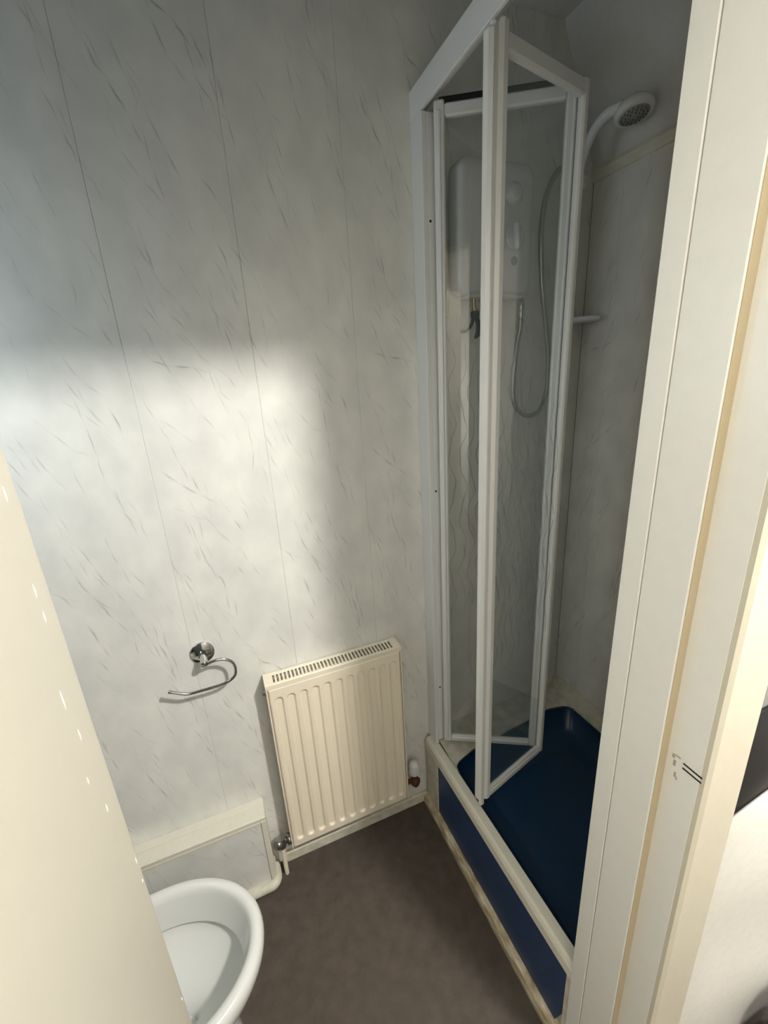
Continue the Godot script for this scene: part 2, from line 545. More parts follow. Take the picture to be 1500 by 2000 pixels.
func build_door_leaf(gloss: Material) -> void:
	var d := thing("door_1", "cream gloss door standing open, close by along the left edge", "door", Vector3(-0.735, 0, 1.2), "structure")
	# leaf with a well rounded leading edge
	var st := begin()
	var outline := PackedVector2Array()
	var x0 := -0.757
	var x1 := -0.72
	var z0 := 0.885
	var z1 := 1.62
	for k in 7:
		var a := PI + PI * 0.5 * k / 6.0
		outline.append(Vector2(x0 + 0.012 + 0.012 * cos(a), z0 + 0.012 + 0.012 * sin(a)))
	for k in 7:
		var a := -PI * 0.5 + PI * 0.5 * k / 6.0
		outline.append(Vector2(x1 - 0.012 + 0.012 * cos(a), z0 + 0.012 + 0.012 * sin(a)))
	outline.append(Vector2(x1, z1))
	outline.append(Vector2(x0, z1))
	prism(st, outline, func(p: Vector2) -> Vector3: return Vector3(p.x, 0.012, p.y), Vector3(0, 2.18, 0))
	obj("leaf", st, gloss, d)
	# raised drips of gloss paint, coloured paler to stand for glints
	st = begin(true)
	var rng := RandomNumberGenerator.new()
	rng.seed = 31
	for q in [[1.658, 0.91, 0.006], [1.596, 0.914, 0.006], [1.577, 0.913, 0.005], [1.522, 0.926, 0.009], [1.488, 0.92, 0.006], [1.457, 0.93, 0.004], [1.416, 0.917, 0.005], [1.334, 0.8985, 0.0045], [1.31, 0.899, 0.003], [1.14, 0.8985, 0.004]]:
		var c := Vector3(-0.7202, q[0], q[1])
		lathe(st, c - Vector3(0, q[2], 0), Vector3.UP, [[0.0, 0.0], [0.0005, q[2] * 0.35], [0.0008, q[2]], [0.0005, q[2] * 1.65], [0.0, q[2] * 2.0]], 10)
	var drip := mat(Color(0.84, 0.83, 0.78), 0.15)
	var o := obj("glint_drip", st, drip, d)
	o.set_meta("label", "small paint drips with pale painted glints near the door edge")
	o.set_meta("kind", "stuff")

# ------------------------------------------------------------------ lamp
func build_hall_lamp(at: Vector3, energy: float) -> void:
	var t := thing("hall_lamp", "round white globe lamp fixed to the hall ceiling", "lamp", Vector3(at.x, at.y, at.z))
	var warm := Color(1.0, 0.986, 0.957)
	var gm := mat(Color(1, 0.98, 0.95), 0.5)
	gm.emission_enabled = true
	gm.emission = warm
	gm.emission_energy_multiplier = 3.0
	var st := begin(true)
	var prof := []
	for k in 17:
		var a := -PI / 2 + PI * k / 16.0
		prof.append([0.06 * cos(a), 0.06 * sin(a)])
	lathe(st, at, Vector3.UP, prof, 32)
	obj("lamp_globe", st, gm, t)
	st = begin(true)
	lathe(st, at + Vector3(0, 0.052, 0), Vector3.UP, [[0.03, 0.0], [0.03, 0.02], [0.02, 0.036]], 20)
	obj("lamp_collar", st, mat(Color(0.9, 0.9, 0.88), 0.5), t)
	st = begin(true)
	lathe(st, Vector3(at.x, 2.62, at.z), Vector3.UP, [[0.03, 0.0], [0.05, 0.006], [0.05, 0.0155]], 24)
	obj("ceiling_rose", st, mat(Color(0.9, 0.9, 0.88), 0.5), t)
	var l := OmniLight3D.new()
	l.name = "lamp_light"
	l.light_color = warm
	l.light_energy = energy
	l.light_size = 0.06
	l.omni_range = 9.0
	l.omni_attenuation = 2.0
	l.shadow_enabled = true
	t.add_child(l)

# ------------------------------------------------------------------ folding shower door
func panel_frame(st: SurfaceTool, a: Vector3, d: Vector3, n: Vector3, lo: float, hi: float, y0: float, y1: float, thick: float, r := 0.004) -> void:
	# a bar in a panel's own axes: lo..hi along d, y0..y1 up, thick along n
	var turn := Basis(d, Vector3.UP, d.cross(Vector3.UP))
	st.set_smooth_group(-1)
	var tmp := Vector3((lo + hi) / 2, (y0 + y1) / 2, 0)
	var h := Vector3((hi - lo) / 2, (y1 - y0) / 2, thick / 2)
	var c := a + d * tmp.x + Vector3(0, tmp.y, 0)
	bx(st, c - h, c + h, r, turn, c)

func waves(a: Vector3, d: Vector3, n: Vector3, from: float, to: float, y0: float, y1: float, side: float, seed_: int) -> SurfaceTool:
	var st := begin(true)
	var rng := RandomNumberGenerator.new()
	rng.seed = seed_
	var s := from
	while s < to:
		var ph := rng.randf_range(-0.5, 0.5)
		var top := y1 - rng.randf_range(0.0, 0.1)
		var bot := y0 + rng.randf_range(0.0, 0.1)
		var pts := []
		var rad := []
		var k := 0
		var m := 56
		for i in m + 1:
			var y := lerpf(top, bot, float(i) / m)
			var f := sin(PI * i / float(m))
			var u := s + 0.0105 * sin(TAU * (y / 0.19) + ph) + 0.003 * sin(TAU * y / 0.083 + s * 60.0)
			pts.append(a + d * u + Vector3(0, y, 0) + n * side)
			rad.append(0.0004 + 0.0009 * f * (0.7 + 0.3 * sin(y * 40.0 + s * 90.0)))
		tube(st, pts, rad, 5)
		s += rng.randf_range(0.024, 0.033)
	return st

func build_shower_door(frame_m: Material, glass: Material, edge_glass: Material, seal_gap_m: Material, dark_m: Material) -> void:
	var t := thing("shower_door", "white framed glass folding shower door, folded half open", "shower door", Vector3(0.02, 0.335, 0.0))
	# wall channel and head rail
	var st := begin()
	bx(st, Vector3(0.0066, 0.338, 0.0005), Vector3(0.0215, 2.3375, 0.0635), 0.002)
	bx(st, Vector3(0.0212, 0.354, 0.0005), Vector3(0.05, 2.3375, 0.0635), 0.002)
	obj("wall_channel", st, frame_m, t)
	st = begin()
	for q in [0.6, 1.356, 2.1]:
		lathe(st, Vector3(0.028, q, 0.0635), Vector3(0, 0, 1), [[0.0035, 0.0], [0.003, 0.0012]], 12)
	obj("screw", st, dark_m, t)
	st = begin()
	bx(st, Vector3(0.0066, 2.338, 0.0005), Vector3(0.016, 2.402, 0.7895), 0.0015)
	bx(st, Vector3(0.016, 2.362, 0.0005), Vector3(0.048, 2.402, 0.7895), 0.0015)
	obj("head_rail", st, frame_m, t)
	# the two leaves
	var A := Vector3(0.033, 0, 0.082)
	var F := Vector3(0.325, 0, 0.2515)
	var C := Vector3(0.02, 0, 0.349)
	var yb := 0.372
	var yt := 2.335
	var d1 := (F - A).normalized()
	var n1 := Vector3(-d1.z, 0, d1.x)
	var L1 := (F - A).length()
	var sw := 0.026
	st = begin()
	panel_frame(st, A, d1, n1, 0.0, sw, yb, yt + 0.012, 0.022)
	panel_frame(st, A, d1, n1, 0.007, 0.017, yb + 0.01, yt - 0.01, 0.03, 0.003)
	obj("hinge_stile", st, frame_m, t)
	st = begin()
	panel_frame(st, A, d1, n1, L1 - sw, L1, yb, yt, 0.022)
	panel_frame(st, A, d1, n1, L1 - 0.012, L1 - 0.004, yb, yt, 0.03, 0.003)
	obj("fold_stile", st, frame_m, t)
	st = begin()
	panel_frame(st, A, d1, n1, sw, L1 - sw, yt - 0.024, yt + 0.004, 0.02)
	obj("top_rail", st, frame_m, t)
	st = begin()
	panel_frame(st, A, d1, n1, sw, L1 - sw, yb, yb + 0.02, 0.02)
	panel_frame(st, A, d1, n1, sw, L1 - sw, yb + 0.019, yb + 0.026, 0.012, 0.002)
	obj("bottom_rail", st, frame_m, t)
	var rail := t.get_child(t.get_child_count() - 2) as Node3D
	st = begin()
	panel_frame(st, A, d1, n1, 0.012, L1 - 0.03, yt + 0.004, yt + 0.018, 0.012, 0.002)
	var o := obj("seal", st, seal_gap_m, rail)
	o.set_meta("label", "black rubber seal")
	st = begin()
	panel_frame(st, A, d1, n1, sw - 0.005, L1 - sw + 0.005, yb + 0.015, yt - 0.014, 0.004, 0.0)
	var g1 := obj("glass_pane", st, glass, t)
	var w1 := obj("etched_wave", waves(A, d1, n1, sw + 0.012, L1 - sw - 0.006, 0.86, 1.86, 0.0024, 5), edge_glass, g1)
	w1.set_meta("kind", "stuff")
	var d2 := (C - F).normalized()
	var n2 := Vector3(-d2.z, 0, d2.x)
	var F2 := F + Vector3(0.004, 0, 0.021)
	var L2 := (C - F2).length()
	d2 = (C - F2).normalized()
	n2 = Vector3(d2.z, 0, -d2.x)
	st = begin()
	panel_frame(st, F2, d2, n2, 0.0, sw - 0.006, yb, yt, 0.02)
	obj("fold_stile", st, frame_m, t)
	# leading stile: two rounded bars with a groove between
	st = begin()
	panel_frame(st, F2, d2, n2, L2 - 0.028, L2 - 0.002, yb + 0.004, yt + 0.012, 0.03, 0.007)
	obj("leading_stile", st, frame_m, t)
	st = begin()
	panel_frame(st, F2, d2, n2, L2 - 0.006, L2 + 0.012, yb - 0.016, yt + 0.004, 0.014, 0.004)
	panel_frame(st, F2, d2, n2, L2 + 0.011, L2 + 0.026, yb + 0.02, yt - 0.01, 0.026, 0.007)
	obj("closing_strip", st, frame_m, t)
	st = begin()
	panel_frame(st, F2, d2, n2, sw - 0.006, L2 - 0.028, yt - 0.036, yt - 0.004, 0.02)
	obj("top_rail", st, frame_m, t)
	st = begin()
	panel_frame(st, F2, d2, n2, sw - 0.006, L2 - 0.028, yb, yb + 0.022, 0.02)
	panel_frame(st, F2, d2, n2, sw - 0.006, L2 - 0.028, yb + 0.021, yb + 0.03, 0.012, 0.002)
	obj("bottom_rail", st, frame_m, t)
	st = begin()
	panel_frame(st, F2, d2, n2, 0.015, L2 - 0.023, yb + 0.015, yt - 0.02, 0.004, 0.0)
	var g2 := obj("glass_pane", st, glass, t)
	var w2 := obj("etched_wave", waves(F2, d2, n2, sw + 0.006, L2 - 0.034, 0.86, 1.7, 0.0024, 8), edge_glass, g2)
	w2.set_meta("kind", "stuff")
	st = begin()
	var fm := F - d1 * 0.006 + Vector3(0.003, 0, 0.0105)
	panel_frame(st, fm, (d1 - d2).normalized(), n1, -0.008, 0.007, yb + 0.004, yt - 0.004, 0.004, 0.001)
	o = obj("fold_gap_shade", st, seal_gap_m, t)  # black strip put in for the shadow of the gap
	o.set_meta("label", "thin dark strip for the shade in the gap between the folded stiles")
	# pivots: fold hinges and the guide pin of the leading stile
	st = begin()
	lathe(st, Vector3(F.x + 0.003, yb - 0.004, F.z + 0.007), Vector3.UP, [[0.006, 0.0], [0.006, 0.03]], 12)
	lathe(st, Vector3(F.x + 0.003, yt - 0.028, F.z + 0.007), Vector3.UP, [[0.006, 0.0], [0.006, 0.03]], 12)
	obj("fold_hinge", st, frame_m, t)
	st = begin()
	lathe(st, Vector3(C.x + 0.005, 0.34, C.z), Vector3.UP, [[0.004, 0.0], [0.0045, 0.03], [0.004, 0.055]], 12)
	obj("guide_pin", st, dark_m, t)

# ------------------------------------------------------------------ shower tray and plinth
func build_tray(blue: Material, blue_board: Material, white_trim: Material, grime_trim: Material, worn: Material) -> void:
	var t := thing("shower_tray", "deep dark blue shower tray", "shower tray", Vector3(0.34, 0, 0.45))
	var P := [Vector2(0.022, 0.21), Vector2(0.03, 0.175), Vector2(0.05, 0.16), Vector2(0.13, 0.136), Vector2(0.21, 0.128), Vector2(0.29, 0.121), Vector2(0.40, 0.114), Vector2(0.465, 0.103), Vector2(0.523, 0.099), Vector2(0.583, 0.109), Vector2(0.612, 0.125), Vector2(0.624, 0.15), Vector2(0.624, 0.3), Vector2(0.624, 0.5), Vector2(0.624, 0.787), Vector2(0.3, 0.787), Vector2(0.022, 0.787), Vector2(0.022, 0.5)]
	var mid := Vector2(0.323, 0.46)
	var rings := []
	for q in [[0.0, 0.33], [0.0, 0.322], [0.014, 0.3], [0.03, 0.262], [0.055, 0.24], [0.1, 0.232]]:
		var ring := PackedVector3Array()
		for p in P:
			var v: Vector2 = p - mid
			var e := Vector2(v.x * (1.0 - q[0] / 0.3), v.y * (1.0 - q[0] / 0.33)) + mid
			ring.append(Vector3(e.x, q[1], e.y))
		ring.reverse()
		rings.append(ring)
	var st := begin(true)
	loft(st, rings, false, true)
	st.set_smooth_group(-1)
	obj("basin", st, blue, t)
	st = begin(true)
	lathe(st, Vector3(0.46, 0.2325, 0.62), Vector3.UP, [[0.04, 0.0], [0.038, 0.003], [0.02, 0.004], [0.0, 0.0035]], 24)
	obj("drain", st, mat(Color(0.7, 0.7, 0.7), 0.2, 1.0), t)
	# white ledge between the tray and the back wall
	st = begin()
	var back := []
	for i in 12:
		back.append(P[i])
	for i in back.size() - 1:
		var a: Vector2 = back[i]
		var b: Vector2 = back[i + 1]
		var a3 := Vector3(a.x, 0.331, a.y)
		var b3 := Vector3(b.x, 0.331, b.y)
		var az := Vector3(a.x, 0.352, 0.0005)
		var bz := Vector3(b.x, 0.352, 0.0005)
		quad(st, a3, b3, bz, az)
		quad(st, Vector3(a.x, 0.28, a.y), Vector3(b.x, 0.28, b.y), b3, a3)
		quad(st, Vector3(a.x, 0.28, 0.0005), az, bz, Vector3(b.x, 0.28, 0.0005))
		quad(st, Vector3(b.x, 0.28, b.y), Vector3(a.x, 0.28, a.y), Vector3(a.x, 0.28, 0.0005), Vector3(b.x, 0.28, 0.0005))
	obj("back_ledge", st, grime_trim, t)

	var p := thing("shower_plinth", "low painted plinth with a blue panel carrying the shower tray", "plinth", Vector3(-0.01, 0, 0.4))
	st = begin()
	bx(st, Vector3(-0.005, 0.0, 0.0135), Vector3(0.021, 0.334, 0.7895), 0.001)
	obj("core", st, grime_trim, p)
	st = begin()
	var outline := PackedVector2Array([Vector2(0.107, 0.044), Vector2(0.104, 0.26), Vector2(0.112, 0.288), Vector2(0.72, 0.292), Vector2(0.755, 0.283), Vector2(0.765, 0.262), Vector2(0.757, 0.12), Vector2(0.735, 0.044)])
	prism(st, outline, func(q: Vector2) -> Vector3: return Vector3(-0.011, q.y, q.x), Vector3(0.006, 0, 0))
	var o := obj("riser_panel", st, blue_board, p)
	o.set_meta("label", "slate blue panel")
	st = begin()
	prism(st, PackedVector2Array([Vector2(-0.0135, 0.287), Vector2(-0.0155, 0.292), Vector2(-0.0155, 0.322), Vector2(-0.011, 0.333), Vector2(-0.004, 0.3365), Vector2(0.0205, 0.3365), Vector2(0.0205, 0.287)]), func(q: Vector2) -> Vector3: return Vector3(q.x, q.y, 0.0135), Vector3(0, 0, 0.776))
	obj("tray_lip", st, white_trim, p)
	st = begin()
	bx(st, Vector3(-0.0135, 0.0, 0.0135), Vector3(-0.004, 0.288, 0.108), 0.002)
	obj("end_cap", st, grime_trim, p)
	st = begin()
	prism(st, PackedVector2Array([Vector2(-0.012, 0.29), Vector2(0.0, 0.29), Vector2(0.0, 0.0), Vector2(-0.012, 0.0)]), func(q: Vector2) -> Vector3: return Vector3(q.x, q.y, 0.757), Vector3(0, 0, 0.0325))
	obj("end_cap", st, grime_trim, p)
	st = begin()
	prism(st, PackedVector2Array([Vector2(-0.03, 0.0), Vector2(-0.031, 0.018), Vector2(-0.026, 0.036), Vector2(-0.016, 0.046), Vector2(-0.004, 0.048), Vector2(-0.004, 0.0)]), func(q: Vector2) -> Vector3: return Vector3(q.x, q.y, 0.0135), Vector3(0, 0, 0.776))
	o = obj("bottom_strip", st, worn, p)
	o.set_meta("label", "worn painted timber strip along the floor")

# ------------------------------------------------------------------ radiator
func build_radiator(rad_m: Material, dark_m: Material, plastic: Material, dull: Material, worn: Material) -> void:
	var x0 := -0.5805
	var x1 := -0.1205
	var y0 := 0.127
	var y1 := 0.817
	var zf := 0.068
	var t := thing("radiator", "cream panel radiator with vertical flutes and a slotted top grille", "radiator", Vector3((x0 + x1) / 2, y0, 0.04))
	# pressed front sheet
	var xs := []
	var nx := 236
	for i in nx + 1:
		xs.append(lerpf(x0 + 0.006, x1 - 0.006, float(i) / nx))
	var ys := []
	var lo := y0 + 0.004
	var hi := y1 - 0.004
	var y := lo
	while y < lo + 0.058:
		ys.append(y)
		y += 0.0022
	for k in 8:
		ys.append(lerpf(lo + 0.06, hi - 0.06, k / 7.0))
	y = hi - 0.058
	while y < hi:
		ys.append(y)
		y += 0.0022
	ys.append(hi)
	var pitch := (x1 - x0 - 0.03) / 11.0
	var depth := func(px: float, py: float) -> float:
		var i := clampf(floorf((px - x0 - 0.015) / pitch), 0, 10)
		var cx: float = x0 + 0.015 + (i + 0.5) * pitch
		var yy := clampf(py, y0 + 0.047, y1 - 0.054)
		var d := Vector2(px - cx, py - yy).length()
		var f := 1.0 - smoothstep(0.0088, 0.0142, d)
		# rounded rim of the sheet
		var e := minf(minf(px - x0 - 0.006, x1 - 0.006 - px), minf(py - lo, hi - py))
		return zf - 0.0075 * f - 0.006 * pow(1.0 - clampf(e / 0.006, 0, 1), 2.0)
	var st := begin(true)
	var prev := PackedVector3Array()
	for j in ys.size():
		var row := PackedVector3Array()
		for i in xs.size():
			row.append(Vector3(xs[i], ys[j], depth.call(xs[i], ys[j])))
		if j > 0:
			for i in xs.size() - 1:
				quad(st, prev[i], prev[i + 1], row[i + 1], row[i])
		prev = row
	obj("front_panel", st, rad_m, t)
	st = begin()
	bx(st, Vector3(x0 + 0.006, y0 + 0.004, 0.052), Vector3(x1 - 0.006, y0 + 0.008, 0.063), 0.001)
	bx(st, Vector3(x0 + 0.006, y0 + 0.004, 0.02), Vector3(x1 - 0.006, y1 - 0.004, 0.026), 0.001)
	obj("back_panel", st, rad_m, t)
	for s in 2:
		st = begin()
		var xa: float = x0 if s == 0 else x1 - 0.005
		bx(st, Vector3(xa, y0, 0.004), Vector3(xa + 0.005, y1 + 0.009, 0.0655), 0.0012)
		obj("side_panel", st, rad_m, t)
	# top grille: a frame and bars, black slab below for inner shade
	st = begin()
	var ty := y1 + 0.01
	bx(st, Vector3(x0 + 0.0055, ty - 0.02, 0.056), Vector3(x1 - 0.0055, ty, 0.0668), 0.0015)
	bx(st, Vector3(x0 + 0.0055, ty - 0.005, 0.003), Vector3(x1 - 0.0055, ty, 0.017), 0.0015)
	bx(st, Vector3(x0 - 0.001, ty - 0.012, 0.003), Vector3(x0 + 0.024, ty + 0.0012, 0.0667), 0.0012)
	bx(st, Vector3(x1 - 0.024, ty - 0.012, 0.003), Vector3(x1 + 0.001, ty + 0.0012, 0.0667), 0.0012)
	var n := 34
	for i in n + 1:
		var c := lerpf(x0 + 0.0245, x1 - 0.0245, float(i) / n)
		bx(st, Vector3(c - 0.0029, ty - 0.0045, 0.0165), Vector3(c + 0.0029, ty - 0.0003, 0.0565), 0.0005)
	obj("grille", st, rad_m, t)
	st = begin()
	bx(st, Vector3(x0 + 0.006, y1 - 0.03, 0.0265), Vector3(x1 - 0.006, y1 - 0.018, 0.0585))
	obj("inner_shade", st, dark_m, t)  # dark colour imitates the shade under the grille
	# bleed valve at the upper left
	st = begin(true)
	lathe(st, Vector3(x0 + 0.001, y1 - 0.03, 0.045), Vector3(-1, 0, 0), [[0.009, 0.0], [0.009, 0.005], [0.005, 0.006], [0.005, 0.011], [0.0, 0.011]], 16)
	obj("bleed_valve", st, dull, t)
	# lockshield valve, lower left, on its pipe
	var v := Vector3(-0.612, 0.158, 0.047)
	st = begin(true)
	lathe(st, v + Vector3(0.045, 0, 0), Vector3(-1, 0, 0), [[0.011, 0.0], [0.011, 0.01], [0.019, 0.011], [0.019, 0.026], [0.012, 0.027], [0.013, 0.04]], 20)
	tube(st, [v + Vector3(0, -0.022, 0), v + Vector3(0, 0.02, 0)], 0.014, 16)
	lathe(st, v + Vector3(0, 0.0, 0.0), Vector3(-0.8, 0.25, 0.5), [[0.017, 0.0], [0.017, 0.02], [0.013, 0.027], [0.0, 0.027]], 18)
	var lv := obj("lockshield_valve", st, dull, t)
	lv.set_meta("label", "dull chrome lockshield valve")
	st = begin(true)
	tube(st, [Vector3(v.x, 0.0, v.z), v + Vector3(0, -0.02, 0)], 0.0078, 14)
	obj("pipe", st, rad_m, t)
	# thermostatic valve, lower right: white ribbed cap over a rusty body
	var w := Vector3(-0.087, 0.19, 0.05)
	st = begin(true)
	lathe(st, w + Vector3(0, 0.028, 0), Vector3.UP, [[0.012, 0.0], [0.017, 0.004], [0.0175, 0.052], [0.014, 0.06], [0.0, 0.061]], 24)
	st.set_smooth_group(-1)
	for k in 14:
		var a := TAU * k / 14.0
		var c := w + Vector3(cos(a) * 0.0178, 0.056, sin(a) * 0.0178)
		bx(st, c - Vector3(0.002, 0.022, 0.002), c + Vector3(0.002, 0.022, 0.002), 0.0008, Basis(Vector3.UP, -a), c)
	var cap := obj("valve_cap", st, plastic, t)
	cap.set_meta("label", "white ribbed valve cap")
	st = begin(true)
	tube(st, [w + Vector3(0, -0.022, 0), w + Vector3(0, 0.03, 0)], 0.0115, 16)
	tube(st, [w + Vector3(-0.036, 0, 0), w], 0.0095, 14)
	lathe(st, w + Vector3(-0.006, 0, 0), Vector3(0.55, 0, 0.83), [[0.012, 0.0], [0.019, 0.004], [0.019, 0.02], [0.014, 0.025], [0.0, 0.025]], 20)
	var rust := tri_mat(tint_image(21, Color(0.22, 0.1, 0.06), Color(0.42, 0.24, 0.15), 0.05, Vector2i(128, 128), 0.2), Vector3(20, 20, 20), 0.6)
	var vb := obj("valve_body", st, rust, t)
	vb.set_meta("label", "rusty brown valve body")
	st = begin(true)
	tube(st, [Vector3(w.x, w.y - 0.015, 0.0005), Vector3(w.x, w.y - 0.015, w.z)], 0.0078, 14)
	obj("pipe", st, rad_m, t)

# ------------------------------------------------------------------ boxed-in pipes
func build_pipe_boxing(marble: Material, white_trim: Material, grime_trim: Material) -> void:
	var t := thing("pipe_boxing", "low marble-effect pipe boxing with white plastic edges behind the toilet", "boxing", Vector3(-1.02, 0, 0.04))
	var xe := -0.648
	obj("front_panel", box(Vector3(-1.397, 0.0, 0.0005), Vector3(xe - 0.02, 0.318, 0.0715)), marble, t)
	var st := begin()
	bx(st, Vector3(-1.397, 0.318, 0.0005), Vector3(xe, 0.336, 0.075), 0.003)
	bx(st, Vector3(-1.397, 0.3362, 0.0005), Vector3(xe - 0.002, 0.339, 0.03), 0.001)
	bx(st, Vector3(-1.397, 0.309, 0.0705), Vector3(xe - 0.019, 0.3185, 0.0752), 0.0012)
	obj("top_trim", st, white_trim, t)
	st = begin()
	bx(st, Vector3(xe - 0.0195, 0.052, 0.0005), Vector3(xe - 0.001, 0.3178, 0.0745), 0.003)
	bx(st, Vector3(xe - 0.013, 0.052, 0.0005), Vector3(xe, 0.3178, 0.068), 0.002)
	obj("end_trim", st, white_trim, t)
	st = begin(true)
	# rounded cove along the floor and round the corner
	var pts := []
	pts.append(Vector3(-1.39, 0.018, 0.078))
	pts.append(Vector3(xe - 0.03, 0.018, 0.078))
	for k in 7:
		var a := PI / 2 - PI / 2 * k / 6.0
		pts.append(Vector3(xe - 0.022 + 0.022 * cos(a), 0.018, 0.056 + 0.022 * sin(a)))
	pts.append(Vector3(xe, 0.018, 0.016))
	tube(st, pts, 0.018, 12)
	bx(st, Vector3(xe - 0.022, 0.0, 0.0005), Vector3(xe + 0.004, 0.056, 0.066), 0.006)
	obj("floor_cove", st, grime_trim, t)

# ------------------------------------------------------------------ toilet
func build_toilet(ceramic: Material, plastic: Material, chrome: Material) -> void:
	var C := Vector2(-0.93, 0.405)
	var t := thing("toilet", "white ceramic toilet pan without a seat, beside the open door", "toilet", Vector3(-1.0, 0, C.y))
	var N := 72
	var ring := func(inset: float, y: float, sx: float, narrow := 1.0) -> PackedVector3Array:
		var r := PackedVector3Array()
		for i in N:
			var a := -TAU * i / N
			var ca := cos(a)
			var sa := sin(a)
			var ax := (0.243 if ca > 0 else 0.235) - inset
			var az := (0.193 - inset) * narrow
			var px := ca
			var pz := sa
			if ca < 0:      # squarer at the back
				px = -pow(absf(ca), 0.75)
				pz = signf(sa) * pow(absf(sa), 0.75)
			r.append(Vector3(C.x + sx + px * ax, y, C.y + pz * az))
		return r
	var st := begin(true)
	var rings := []
	for q in [[0.075, 0.0, -0.03, 0.8], [0.075, 0.03, -0.03, 0.8], [0.085, 0.1, -0.03, 0.82], [0.08, 0.18, -0.02, 0.9], [0.05, 0.25, -0.01, 1.0], [0.018, 0.32, 0.0, 1.0], [0.003, 0.36, 0.0, 1.0], [0.0, 0.382, 0.0, 1.0], [0.003, 0.394, 0.0, 1.0], [0.009, 0.401, 0.0, 1.0], [0.018, 0.403, 0.0, 1.0], [0.027, 0.401, 0.0, 1.0], [0.033, 0.395, 0.0, 1.0], [0.037, 0.382, 0.0, 1.0], [0.041, 0.35, -0.004, 1.0], [0.047, 0.31, -0.014, 1.0], [0.048, 0.303, -0.015, 1.0]]:
		rings.append(ring.call(q[0], q[1], q[2], q[3]))
	loft(st, rings, true, false)
	obj("pan", st, ceramic, t)
	st = begin(true)
	rings = []
	for q in [[0.047, 0.303, -0.015, 1.0], [0.036, 0.3, -0.012, 1.0], [0.034, 0.288, -0.012, 1.0], [0.05, 0.26, -0.015, 1.0], [0.085, 0.225, -0.02, 0.96], [0.12, 0.2, -0.03, 0.9], [0.145, 0.185, -0.04, 0.85], [0.155, 0.15, -0.045, 0.8]]:
		rings.append(ring.call(q[0], q[1], q[2], q[3]))
	loft(st, rings, false, true)
	obj("bowl", st, ceramic, t)
	st = begin()
	bx(st, Vector3(-1.398, 0.402, 0.2), Vector3(-1.2, 0.74, 0.61), 0.025)
	obj("cistern", st, ceramic, t)
	st = begin()
	bx(st, Vector3(-1.398, 0.741, 0.193), Vector3(-1.192, 0.772, 0.617), 0.01)
	obj("cistern_lid", st, ceramic, t)
	st = begin()
	bx(st, Vector3(-1.398, 0.2, 0.25), Vector3(-1.1, 0.401, 0.56), 0.02)
	obj("pan_back", st, ceramic, t)
	st = begin(true)
	lathe(st, Vector3(-1.29, 0.772, 0.405), Vector3.UP, [[0.02, 0.0], [0.02, 0.006], [0.015, 0.008], [0.0, 0.008]], 20)
	obj("flush_button", st, chrome, t)

# ------------------------------------------------------------------ toilet roll holder
func build_roll_holder(chrome: Material) -> void:
	var c := Vector3(-0.736, 0.962, 0.0)
	var t := thing("roll_holder", "empty chrome toilet roll holder on the marble-effect wall", "roll holder", c)
	var st := begin(true)
	lathe(st, c, Vector3(0, 0, 1), [[0.034, 0.0005], [0.034, 0.005], [0.0325, 0.007], [0.0, 0.0075]], 40)
	obj("wall_plate", st, chrome, t)
	st = begin(true)
	var e := Vector3(-0.731, 0.955, 0.058)
	lathe(st, c + Vector3(0, 0, 0.007), e - c - Vector3(0, 0, 0.007), [[0.0105, 0.0], [0.0105, 0.05], [0.0098, 0.0525], [0.0, 0.053]], 24)
	obj("post", st, chrome, t)
	var pts := []
	for q in [[-0.727, 0.952], [-0.701, 0.957], [-0.676, 0.952], [-0.6585, 0.937], [-0.6525, 0.913], [-0.6585, 0.889], [-0.679, 0.875], [-0.711, 0.870], [-0.756, 0.870], [-0.786, 0.871], [-0.803, 0.877], [-0.834, 0.895]]:
		pts.append(Vector3(q[0], q[1], 0.0535))
	st = begin(true)
	tube(st, smooth_path(pts, 6), 0.0044, 14)
	var tip: Vector3 = pts[pts.size() - 1]
	lathe(st, tip - Vector3(-0.003, 0.0018, 0), Vector3(-0.86, 0.5, 0), [[0.0044, 0.0], [0.0056, 0.002], [0.0056, 0.006], [0.004, 0.008], [0.0, 0.0085]], 14)
	obj("roll_bar", st, chrome, t)

